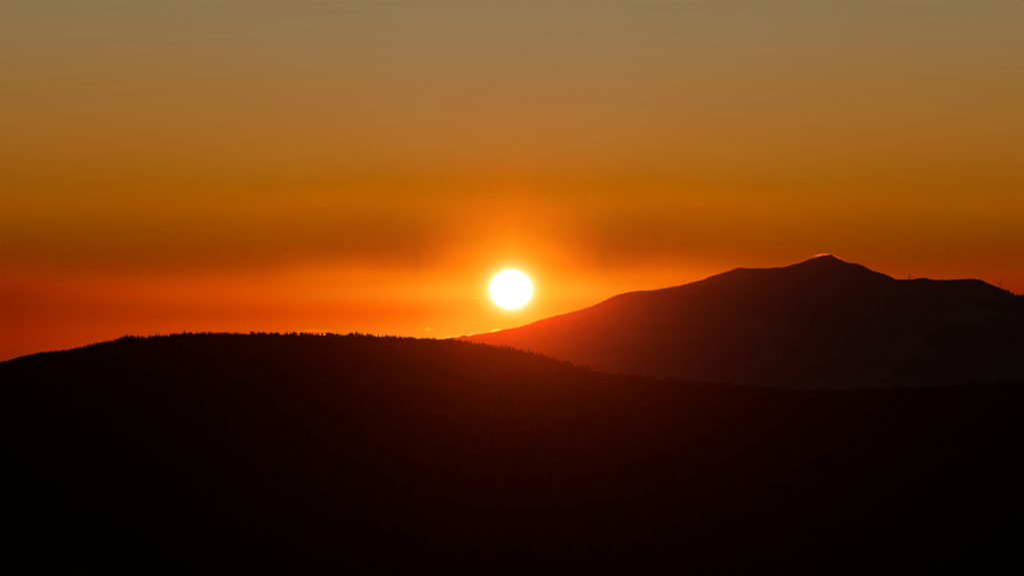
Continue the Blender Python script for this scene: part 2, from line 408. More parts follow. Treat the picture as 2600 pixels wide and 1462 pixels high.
def ridge_dist(px):
    """distance of the crest: it runs slightly towards the camera on the right and waves in plan"""
    px = np.asarray(px, float)
    return np.interp(px, [-700, 0, 700, 1300, 1700, 2200, 2600, 3300], [8000, 8500, 9500, 9900, 9100, 7900, 7300, 6900]) \
        + 90 * np.sin(px / 140.0) + 35 * np.sin(px / 47.0)


def ridge_ground(px):
    """world point on the crest of the near ridge"""
    return place(px, float(np.interp(px, rx, ry)), float(ridge_dist(px)))


def crest_arrays(pxs, rows, dists):
    u = (pxs - 1300.0) * K
    v = (731.0 - rows) * K
    y = math.cos(PITCH) - v * math.sin(PITCH)
    z = math.sin(PITCH) + v * math.cos(PITCH)
    a = np.arctan2(u, y)
    te = z / np.hypot(u, y)
    return a, te, CAM_Z + te * dists


def terrain(name, pxs, rows, dists, front, back, base, mat, amp, seed, jag):
    a, te, zr = crest_arrays(pxs, rows, dists)
    zr = zr + vnoise(pxs / 4.0, pxs * 0 + 0.5, seed + 9, 3) * jag
    # beyond the view both ends of the ridge run down into the valley
    lo, hi = pxs[0], pxs[-1]
    w = np.clip((pxs - lo) / (-250 - lo if lo < 0 else 450), 0, 1) * np.clip((hi - pxs) / (hi - 2800), 0, 1)
    zr = base + (zr - base) * (w * w * (3 - 2 * w))
    tf = np.concatenate([np.array([0, .002, .006, .012, .02, .03, .045, .06]), np.linspace(.08, 1, 46)])
    tb = np.concatenate([[.01, .03, .06], np.linspace(.1, 1, 16)])
    out = []
    for t in tb[::-1]:
        d = dists + back * t
        s = t * t * (3 - 2 * t)
        z = zr - (zr - base) * (0.3 * t + 0.7 * s)
        z = z + vnoise(np.sin(a) * d / 700, np.cos(a) * d / 700, seed + 40) * amp * 4 * t * t * (1 - t)
        out.append(np.stack([np.sin(a) * d, np.cos(a) * d, z], -1))
    for t in tf:
        d = dists - front * t
        s = t * t * (3 - 2 * t)
        z = zr - (zr - base) * (0.28 * t + 0.72 * s)
        env = np.minimum(4 * t * t * (1 - t) * 1.3, 1)
        # spurs and gullies run down the slope
        rid = 1 - np.abs(vnoise(pxs / 160.0 + 0.8 * vnoise(pxs / 300.0, pxs * 0 + t * 3, seed), pxs * 0 + t * 1.6, seed + 2, 4)) * 2
        z = z + (rid * 0.6 + vnoise(np.sin(a) * d / 500, np.cos(a) * d / 500, seed) * 0.6 - 0.35) * amp * env
        out.append(np.stack([np.sin(a) * d, np.cos(a) * d, z], -1))
    V = np.array(out)
    nr, nc = V.shape[:2]
    o = link(name, make_mesh(name, V.reshape(-1, 3), grid_faces(nr, nc)[:, ::-1].copy(), mat))
    tag(o, kind='structure')
    return V, a, tf, len(tb)


hill_px = np.concatenate([np.arange(-1500, -20, 12), np.arange(-20, 2620, 3.0), np.arange(2625, 4000, 12)])
HV, HA, HT, HNB = terrain('hill', hill_px, np.interp(hill_px, rx, ry), ridge_dist(hill_px), 4700, 3300, -25, MAT_HILL, 36, 11, 0.5)

# ---------------------------------------------------------------- mountain behind
PEAK = [(300, 1010), (600, 975), (850, 925), (1000, 895), (1080, 874), (1120, 864), (1143, 859), (1150, 857.8), (1160, 858.3), (1170, 857.5), (1187, 856.3), (1192, 854), (1200, 852),
        (1210, 849.5), (1220, 849), (1232, 847), (1245, 844.2), (1255, 843.5), (1265, 840.7), (1300, 835), (1320, 831), (1340, 825), (1350, 821),
        (1375, 812.5), (1400, 805.5), (1410, 802.5), (1440, 796), (1470, 788.5), (1500, 779), (1525, 768), (1545, 758.5), (1565, 750),
        (1590, 743.3), (1610, 740.3), (1625, 737.8), (1645, 738.3), (1670, 735.3), (1700, 729.3), (1730, 724.8), (1755, 717.8), (1790, 708.6),
        (1800, 702.6), (1820, 697.5), (1850, 688.4), (1872, 680.4), (1885, 679.2), (1900, 681.8), (1915, 681.4), (1930, 680.4), (1945, 681.8),
        (1960, 680.3), (1970, 678.2), (1985, 678.6), (2000, 676), (2013, 671.3), (2030, 668), (2040, 664), (2055, 658), (2070, 655), (2078, 651.5),
        (2090, 648.5), (2100, 647.6), (2107, 646.3), (2112, 647.6), (2118, 651), (2130, 657), (2142, 661.5), (2145, 664), (2158, 667.5), (2175, 669),
        (2190, 674), (2200, 679), (2215, 687), (2237, 693.7), (2243, 693.7), (2250, 697.5), (2260, 701), (2275, 709.8), (2300, 710.5), (2320, 709.5),
        (2330, 707.2), (2350, 706.4), (2360, 709.3), (2375, 711), (2390, 711.5), (2420, 709.6), (2450, 708), (2470, 707.5), (2490, 710), (2505, 717),
        (2530, 727.5), (2550, 735.3), (2556, 739), (2563, 743.5), (2575, 749.3), (2585, 750), (2600, 747), (2650, 742), (2750, 760), (2950, 800), (3200, 850), (3500, 930)]
mx = np.array([p[0] for p in PEAK], float)
my = np.array([p[1] for p in PEAK], float)


def mount_dist(px):
    px = np.asarray(px, float)
    return np.interp(px, [300, 1150, 1500, 2100, 2350, 2600, 3500], [34500, 35500, 36800, 38500, 37600, 36600, 35000]) + 160 * np.sin(px / 95.0)


mount_px = np.concatenate([np.arange(300, 1100, 10), np.arange(1100, 2620, 3.0), np.arange(2625, 4300, 12)])
MV, MA, MT, MNB = terrain('mountain', mount_px, np.interp(mount_px, mx, my), mount_dist(mount_px), 11000, 5500, -25, MAT_MOUNT, 60, 31, 1.6)

# ---------------------------------------------------------------- haze
HX, HY0, HY1, HZ0, HZ1 = 25000.0, -5000.0, 46000.0, -60.0, 1760.0
hv = [(-HX, HY0, HZ0), (HX, HY0, HZ0), (HX, HY1, HZ0), (-HX, HY1, HZ0), (-HX, HY0, HZ1), (HX, HY0, HZ1), (HX, HY1, HZ1), (-HX, HY1, HZ1)]
hm = bpy.data.materials.new('evening_haze')
hm.use_nodes = True
ht = hm.node_tree
ht.nodes.clear()
pv = ht.nodes.new('ShaderNodeVolumePrincipled')
pv.inputs['Color'].default_value = HAZE_COL
pv.inputs['Density'].default_value = HAZE_DENS
pv.inputs['Anisotropy'].default_value = HAZE_G
ho = ht.nodes.new('ShaderNodeOutputMaterial')
va = ht.nodes.new('ShaderNodeVolumeAbsorption')      # added absorption: dims light through the haze, steadies the volume sampling
va.inputs['Color'].default_value = (0.0, 0.0, 0.0, 1)
va.inputs['Density'].default_value = HAZE_ABS
vadd = ht.nodes.new('ShaderNodeAddShader')
ht.links.new(pv.outputs[0], vadd.inputs[0])
ht.links.new(va.outputs[0], vadd.inputs[1])
ht.links.new(vadd.outputs[0], ho.inputs['Volume'])
haze = link('haze', make_mesh('haze', hv, [(0, 3, 2, 1), (4, 5, 6, 7), (0, 1, 5, 4), (1, 2, 6, 5), (2, 3, 7, 6), (3, 0, 4, 7)], hm, False))
tag(haze, 'thin orange evening haze filling the valleys', kind='stuff')

# ---------------------------------------------------------------- the sun
SUN_DIST = 250000.0
sc_ = place(1297.5, 734.7, SUN_DIST)
nu, nv = 48, 24
sv = [(0, 0, 1)]
for i in range(1, nv):
    p = math.pi * i / nv
    for j in range(nu):
        q = 2 * math.pi * j / nu
        sv.append((math.sin(p) * math.cos(q), math.sin(p) * math.sin(q), math.cos(p)))
sv.append((0, 0, -1))
sf = [(0, 1 + j, 1 + (j + 1) % nu) for j in range(nu)]
for i in range(nv - 2):
    for j in range(nu):
        a_, b_ = 1 + i * nu + j, 1 + i * nu + (j + 1) % nu
        sf.append((a_, a_ + nu, b_ + nu, b_))
last = len(sv) - 1
sf += [(last, 1 + (nv - 2) * nu + (j + 1) % nu, 1 + (nv - 2) * nu + j) for j in range(nu)]
rx_s, rz_s = 52.6 * K * SUN_DIST, 48.6 * K * SUN_DIST
sm = bpy.data.materials.new('sun_surface')
sm.use_nodes = True
st = sm.node_tree
st.nodes.clear()
se = st.nodes.new('ShaderNodeEmission')
se.inputs[0].default_value = (1.0, 0.92, 0.72, 1)
se.inputs[1].default_value = 5.0
so = st.nodes.new('ShaderNodeOutputMaterial')
stp = st.nodes.new('ShaderNodeBsdfTransparent')   # glowing gas: lets the light from behind through
sta = st.nodes.new('ShaderNodeAddShader')
st.links.new(se.outputs[0], sta.inputs[0])
st.links.new(stp.outputs[0], sta.inputs[1])
st.links.new(sta.outputs[0], so.inputs[0])
sm.cycles.emission_sampling = 'NONE'
sun = link('sun', make_mesh('sun', [(x * rx_s * (1 + .008 * math.sin(z * 11 + .6)), y * rx_s, z * rz_s * (1 + .006 * math.sin(x * 7))) for x, y, z in sv], sf, sm), loc=sc_)
tag(sun, 'glowing white setting sun, slightly flattened, above the foot of the mountain slope', 'sun')

# ---------------------------------------------------------------- clouds
cm = bpy.data.materials.new('cloud_vapour')
cm.use_nodes = True
ct = cm.node_tree
ct.nodes.clear()
cv = ct.nodes.new('ShaderNodeVolumePrincipled')
cv.inputs['Color'].default_value = (0.97, 0.97, 0.97, 1)
cv.inputs['Density'].default_value = CLOUD_DENS
cv.inputs['Anisotropy'].default_value = 0.95
co = ct.nodes.new('ShaderNodeOutputMaterial')
ct.links.new(cv.outputs[0], co.inputs['Volume'])
cm2 = cm.copy()
cm2.name = 'thin_cloud_vapour'
cm2.node_tree.nodes['Principled Volume'].inputs['Density'].default_value = CLOUD_DENS * 0.35
cm4 = cm.copy()
cm4.name = 'cloud_veil_vapour'
cm4.node_tree.nodes['Principled Volume'].inputs['Density'].default_value = CLOUD_DENS * 0.22
cm3 = cm.copy()
cm3.name = 'cap_cloud_vapour'
cm3.node_tree.nodes['Principled Volume'].inputs['Density'].default_value = CLOUD_DENS * CAP_K


def cloud(name, prof, dist, depth, mat, label, group=None, seed=0, lump=0.18):
    """prof: list of (column, top row, bottom row); one closed lofted body with its own depth"""
    xs = np.array([p[0] for p in prof], float)
    tp = np.array([p[1] for p in prof], float)
    bt = np.array([p[2] for p in prof], float)
    n = 44
    s = np.linspace(xs[0], xs[-1], n)
    e = np.sin(np.linspace(0, np.pi, n)) ** 0.5
    top = np.interp(s, xs, tp)
    bot = np.interp(s, xs, bt)
    m = 14
    unit = K * dist
    mid = place(float(s.mean()), float((top + bot).mean() / 2), dist)
    V = []
    for k in range(n):
        c = place(float(s[k]), float((top[k] + bot[k]) / 2), dist)
        hh = (bot[k] - top[k]) / 2 * unit
        for j in range(m):
            q = 2 * math.pi * j / m
            w = 1 + lump * float(vnoise(np.array(k / 3.0), np.array(j / 2.2), seed, 3)) * 1.6
            z = math.sin(q) * hh * (w if math.sin(q) > 0 else 0.8)
            V.append((c.x - mid.x, math.cos(q) * depth * unit * e[k] * w + (c.y - mid.y), z * max(e[k], .12) + c.z - mid.z))
    F = [(k * m + j, k * m + (j + 1) % m, (k + 1) * m + (j + 1) % m, (k + 1) * m + j) for k in range(n - 1) for j in range(m)]
    F.append(tuple(range(m))[::-1])
    F.append(tuple((n - 1) * m + j for j in range(m)))
    o = link(name, make_mesh(name, V, F, mat), loc=mid)
    return tag(o, label, 'cloud', group)


CG = 'small clouds low on the horizon'
cloud('cumulus_cloud', [(1071, 838, 839), (1077, 835.5, 839), (1083, 831.5, 839), (1086, 830.2, 839), (1090, 831.5, 839), (1095, 834.5, 839), (1100, 836.3, 839), (1107, 838, 839)],
      70000, 9, cm, 'largest small puffy cloud floating clear above the dark ridge, peaked in the middle', CG, 1)
cloud('cumulus_cloud', [(1046, 838.2, 839), (1055, 836.8, 839.2), (1063, 833.8, 839.2), (1068, 836.5, 839.2), (1071, 838.6, 839)],
      70000, 6, cm, 'small wedge shaped cloud just left of the peaked puffy cloud', CG, 2)
cloud('cumulus_cloud', [(967, 838.5, 839), (975, 836.5, 840.5), (982, 837, 841.5), (990, 836.2, 840), (997, 838.5, 839)],
      72000, 6, cm2, 'faint flat cloud above the ridge, above the two lone conifers', CG, 3)
cloud('cumulus_cloud', [(997.5, 838.6, 839), (1000, 836.8, 839.6), (1003.5, 838.6, 839)], 72000, 3, cm2,
      'tiny faint cloud scrap right of the faint flat cloud', CG, 4)
cloud('cumulus_cloud', [(1110, 838.4, 838.8), (1117, 837, 839.4), (1125, 838.4, 838.8)], 70000, 4, cm2,
      'thin flat cloud scrap just right of the peaked puffy cloud', CG, 5)
cloud('cumulus_cloud', [(1168, 837, 837.6), (1172, 834.6, 837.8), (1176, 837, 837.6)], 70000, 3, cm2,
      'tiny lone cloud scrap midway between the peaked cloud and the sun', CG, 6)
cloud('cumulus_cloud', [(1231, 848, 852), (1238, 842, 852), (1243, 838.5, 852), (1249, 836, 852), (1254, 832.5, 852), (1259, 831.5, 852), (1264, 833.5, 852), (1269, 831, 852), (1274, 834, 850),
      (1280, 838, 848), (1286, 840, 846)], 74000, 14, cm, 'billowing cloud rising from behind the mountain slope below the sun', CG, 7, 0.3)
cloud('cumulus_cloud', [(1178, 852, 854), (1190, 848, 856), (1198, 845.5, 856), (1212, 843.8, 856), (1224, 844.5, 854), (1234, 845, 852)], 76000, 14, cm2,
      'low bright cloud bank lying along the foot of the mountain slope', CG, 8)
cloud('cumulus_cloud', [(1122, 856, 861), (1135, 852, 861), (1150, 850.5, 861), (1163, 851.5, 860), (1172, 853, 858)], 76000, 12, cm2,
      'very faint low cloud where the ridge meets the mountain', CG, 9)
cloud('cloud_streak', [(1025, 750.6, 751), (1033, 749.2, 751), (1041, 748.2, 750.2), (1046, 748.4, 748.8)], 90000, 8, cm4,
      'short thin slanting cloud streak left of the sun', 'thin cloud streaks', 10, 0.05)
cloud('cloud_streak', [(1180, 757.6, 758.2), (1195, 754.8, 758.4), (1213, 754.4, 757.8), (1230, 753.4, 755.8), (1240, 753.8, 754.4)], 90000, 12, cm4,
      'long thin cloud streak touching the left edge of the sun', 'thin cloud streaks', 11, 0.05)
cloud('cloud_bank', [(745, 842.5, 844.5), (760, 840, 843.5), (775, 838, 842), (795, 836.8, 840.5), (815, 837.6, 841.5), (830, 839.5, 843.5), (845, 841, 846)], 80000, 16, cm4,
      'long faint pink cloud bank just above the treetops on the left', 'thin cloud streaks', 12, 0.1)
cloud('cap_cloud', [(2055, 652.6, 653.6), (2064, 648.6, 652.6), (2074, 645.4, 653), (2080, 643, 656), (2090, 643.6, 656), (2100, 643.2, 656), (2106, 644.0, 656), (2113, 645.8, 658),
      (2121, 648.6, 662), (2128, 651.6, 664), (2134, 654.6, 666), (2141, 655.2, 668), (2147, 657.6, 664)], 66000, 12, cm3,
      'glowing orange cloud cap draped over the pointed mountain peak', None, 13, 0.12)

# ---------------------------------------------------------------- wind turbines


def tube(pts, radii, seg=10):
    V, F = [], []
    for k, (p, r) in enumerate(zip(pts, radii)):
        for j in range(seg):
            q = 2 * math.pi * j / seg
            V.append((p[0] + math.cos(q) * r, p[1] + math.sin(q) * r, p[2]))
    for k in range(len(pts) - 1):
        for j in range(seg):
            F.append((k * seg + j, k * seg + (j + 1) % seg, (k + 1) * seg + (j + 1) % seg, (k + 1) * seg + j))
    F.append(tuple(range(seg))[::-1])
    F.append(tuple((len(pts) - 1) * seg + j for j in range(seg)))
    return V, F


def turbine(px, py, dist, blade, ang0, label, hub_h=72.0, yaw=8):
    hub = place(px, py, dist)
    root = bpy.data.objects.new('wind_turbine', None)
    COL.objects.link(root)
    root.location = (hub.x, hub.y, hub.z - hub_h)
    root.rotation_euler = (0, 0, math.radians(yaw))
    tag(root, label, 'wind turbine', 'wind turbines on the mountain skyline')
    V, F = tube([(0, 0, -30), (0, 0, 0), (0, 0, hub_h * .5), (0, 0, hub_h - 1.5)], [3.4, 3.2, 2.7, 2.2], 14)
    link('tower', make_mesh('tower', V, F, MAT_WHITE), root)
    # nacelle: rounded long housing behind the rotor (rotor side towards -y)
    V, F = tube([(0, 0, -3.5), (0, 0, -2.6), (0, 0, 0), (0, 0, 5), (0, 0, 7.5), (0, 0, 8.2)], [0.9, 1.9, 2.2, 2.1, 1.7, 0.8], 12)
    V = [(x, z, y) for x, y, z in V]
    link('nacelle', make_mesh('nacelle', V, [f[::-1] for f in F], MAT_WHITE), root, (0, 0, hub_h))
    V, F = tube([(0, 0, -2.6), (0, 0, -2.0), (0, 0, -0.6), (0, 0, 1.4)], [0.3, 1.3, 1.8, 1.9], 12)
    V = [(x, z, y) for x, y, z in V]
    link('hub', make_mesh('hub', V, [f[::-1] for f in F], MAT_WHITE), root, (0, -5.0, hub_h))
    bv, bf = [], []
    ns = 12
    for k in range(ns):
        t = k / (ns - 1)
        ch = 1.9 if t < .05 else np.interp(t, [.05, .18, .5, .9, 1], [2.2, 4.2, 2.9, 1.5, .6])
        tk = np.interp(t, [0, .1, .3, 1], [1.9, 1.3, .7, .15])
        tw = math.radians(14 * (1 - t))
        for (cx, cz) in ((-.35, 0), (-.1, .5), (.25, .35), (.65, 0), (.25, -.3), (-.1, -.45)):
            x, y = cx * ch * 1.45, cz * tk * 1.4
            bv.append((x * math.cos(tw) - y * math.sin(tw), x * math.sin(tw) + y * math.cos(tw), t * blade + 0.8))
    for k in range(ns - 1):
        for j in range(6):
            bf.append((k * 6 + j, k * 6 + (j + 1) % 6, (k + 1) * 6 + (j + 1) % 6, (k + 1) * 6 + j))
    bf.append((0, 5, 4, 3, 2, 1))
    bf.append(tuple((ns - 1) * 6 + j for j in range(6)))
    bme = make_mesh('blade', bv, bf, MAT_WHITE)
    for k in range(3):
        b = link('blade', bme, root, (0, -5.0, hub_h))
        # blade points along +z; turn it in the rotor plane to the angle seen by the camera
        b.rotation_euler = (0, math.radians(90 - (ang0 + 120 * k)), 0)
    return root


turbine(2310.3, 701.2, 38300, 38, 108, 'complete wind turbine left of the other, standing in the dip right of the mountain peak', yaw=14)
turbine(2538.8, 719.6, 37700, 41, 60, 'rightmost wind turbine on the falling slope at the right end of the mountain', yaw=-6)
turbine(2353.0, 710.8, 39000, 38, 110, 'wind turbine almost hidden behind the skyline, only a blade tip showing', yaw=10)

# ---------------------------------------------------------------- trees


def conifer_mesh(seed, slender):
    r = random.Random(seed)
    V, F = [], []
    tiers = 11
    w = 0.17 if slender else 0.27
    for k in range(tiers):
        t = k / (tiers - 1)
        z0 = 0.10 + 0.84 * t
        rad = w * (1 - t) ** 0.85 * r.uniform(.8, 1.15) + 0.018
        nb = 7 if k < 7 else 5
        a0 = r.uniform(0, 6.28)
        for j in range(nb):
            a = a0 + 6.283 * j / nb + r.uniform(-.25, .25)
            L = rad * r.uniform(.65, 1.25)
            hw = 0.34 * L + 0.012
            dz = -0.035 - 0.16 * L
            ca, sa = math.cos(a), math.sin(a)
            tip = (ca * L, sa * L, z0 + dz)
            i = len(V)
            V += [(0, 0, z0 + 0.085), tip, (ca * L * .55 - sa * hw, sa * L * .55 + ca * hw, z0 + dz * .4 - .01),
                  (ca * L * .55 + sa * hw, sa * L * .55 - ca * hw, z0 + dz * .4 - .01), (0, 0, z0 - 0.03)]
            F += [(i, i + 2, i + 1), (i, i + 1, i + 3), (i + 4, i + 1, i + 2), (i + 4, i + 3, i + 1)]
    # dense inner foliage: ragged stacked skirts
    for k in range(6):
        t = k / 5
        z0, z1 = .07 + .70 * t, .36 + .62 * t
        q = w * (1 - t) ** .8 * .74 + .022
        i = len(V)
        for j in range(9):
            a = 6.283 * j / 9 + k * .5
            V.append((math.cos(a) * q * r.uniform(.8, 1.2), math.sin(a) * q * r.uniform(.8, 1.2), z0 + r.uniform(-.02, .02)))
        V.append((0, 0, min(z1, .985)))
        V.append((0, 0, z0 + .02))
        for j in range(9):
            F += [(i + j, i + (j + 1) % 9, i + 9), (i + (j + 1) % 9, i + j, i + 10)]
    i = len(V)
    V += [(0.02, 0, .86), (-.01, .017, .86), (-.01, -.017, .86), (0, 0, 1.0)]
    F += [(i, i + 1, i + 3), (i + 1, i + 2, i + 3), (i + 2, i, i + 3)]
    return V, F


PHI = (1 + 5 ** .5) / 2
OCTA = [tuple(q / math.hypot(1, PHI) for q in v) for v in ((-1, PHI, 0), (1, PHI, 0), (-1, -PHI, 0), (1, -PHI, 0), (0, -1, PHI), (0, 1, PHI), (0, -1, -PHI), (0, 1, -PHI),
                                                          (PHI, 0, -1), (PHI, 0, 1), (-PHI, 0, -1), (-PHI, 0, 1))]
OCTF = [(0, 11, 5), (0, 5, 1), (0, 1, 7), (0, 7, 10), (0, 10, 11), (1, 5, 9), (5, 11, 4), (11, 10, 2), (10, 7, 6), (7, 1, 8),
        (3, 9, 4), (3, 4, 2), (3, 2, 6), (3, 6, 8), (3, 8, 9), (4, 9, 5), (2, 4, 11), (6, 2, 10), (8, 6, 7), (9, 8, 1)]


def broad_mesh(seed, wide):
    """crown of leaf clumps spread through several boughs' volume, uneven outline, gaps between"""
    r = random.Random(seed)
    V, F = [], []
    boughs = [(0, 0, .60, .34), (0.03, 0.02, .34, .32), (-.04, .03, .18, .20)]
    for k in range(6):
        a = r.uniform(0, 6.28)
        d = r.uniform(.12, .26) * wide
        boughs.append((math.cos(a) * d, math.sin(a) * d, r.uniform(.24, .74), r.uniform(.16, .25)))
    for bx, by, bz, br in boughs:
        # shaded heart of the bough
        i = len(V)
        for (ux, uy, uz) in OCTA:
            g = br * r.uniform(.72, .95)
            V.append((bx + ux * g * wide, by + uy * g * wide, min(bz + uz * g * .9, .96)))
        F += [(i + a, i + b, i + c_) for a, b, c_ in OCTF]
        for k in range(30):
            z = r.uniform(-1, 1)
            a = r.uniform(0, 6.28)
            rr_ = br * r.uniform(.55, 1.0)
            q = math.sqrt(1 - z * z)
            c = (bx + q * math.cos(a) * rr_ * wide, by + q * math.sin(a) * rr_ * wide, min(bz + z * rr_ * .9, .97))
            s = r.uniform(.05, .085)
            i = len(V)
            for _ in range(4):
                V.append((c[0] + r.uniform(-s, s), c[1] + r.uniform(-s, s), c[2] + r.uniform(-s, s)))
            F += [(i, i + 1, i + 2), (i, i + 2, i + 3), (i, i + 3, i + 1), (i + 1, i + 3, i + 2)]
    return V, F


def trunk_mesh(seed, conifer):
    r = random.Random(seed)
    if conifer:
        V, F = tube([(0, 0, -.10), (0, 0, .12), (.004, 0, .5), (0, .003, .93)], [.022, .018, .011, .003], 6)
    else:
        V, F = tube([(0, 0, -.10), (0, 0, .10), (.01, .005, .36)], [.035, .026, .018], 6)
        for k in range(4):
            a = 1.57 * k + r.uniform(-.4, .4)
            i = len(V)
            z0, z1 = r.uniform(.24, .34), r.uniform(.5, .68)
            x1, y1 = math.cos(a) * .2, math.sin(a) * .2
            for (x, y, z, q) in ((0.005, 0, z0, .012), (x1, y1, z1, .005)):
                V += [(x + q, y, z), (x - q / 2, y + q, z), (x - q / 2, y - q, z)]
            F += [(i, i + 1, i + 4, i + 3), (i + 1, i + 2, i + 5, i + 4), (i + 2, i, i + 3, i + 5)]
    return V, F


CON = [make_mesh('conifer_crown', *conifer_mesh(s, s % 2 == 0), MAT_LEAF, False) for s in range(8)]
BRO = [make_mesh('broad_crown', *broad_mesh(100 + s, 1.0 + .12 * (s % 3)), MAT_BROAD, False) for s in range(8)]
CTR = [make_mesh('trunk', *trunk_mesh(s, True), MAT_BARK) for s in range(3)]
BTR = [make_mesh('trunk', *trunk_mesh(s, False), MAT_BARK) for s in range(3)]

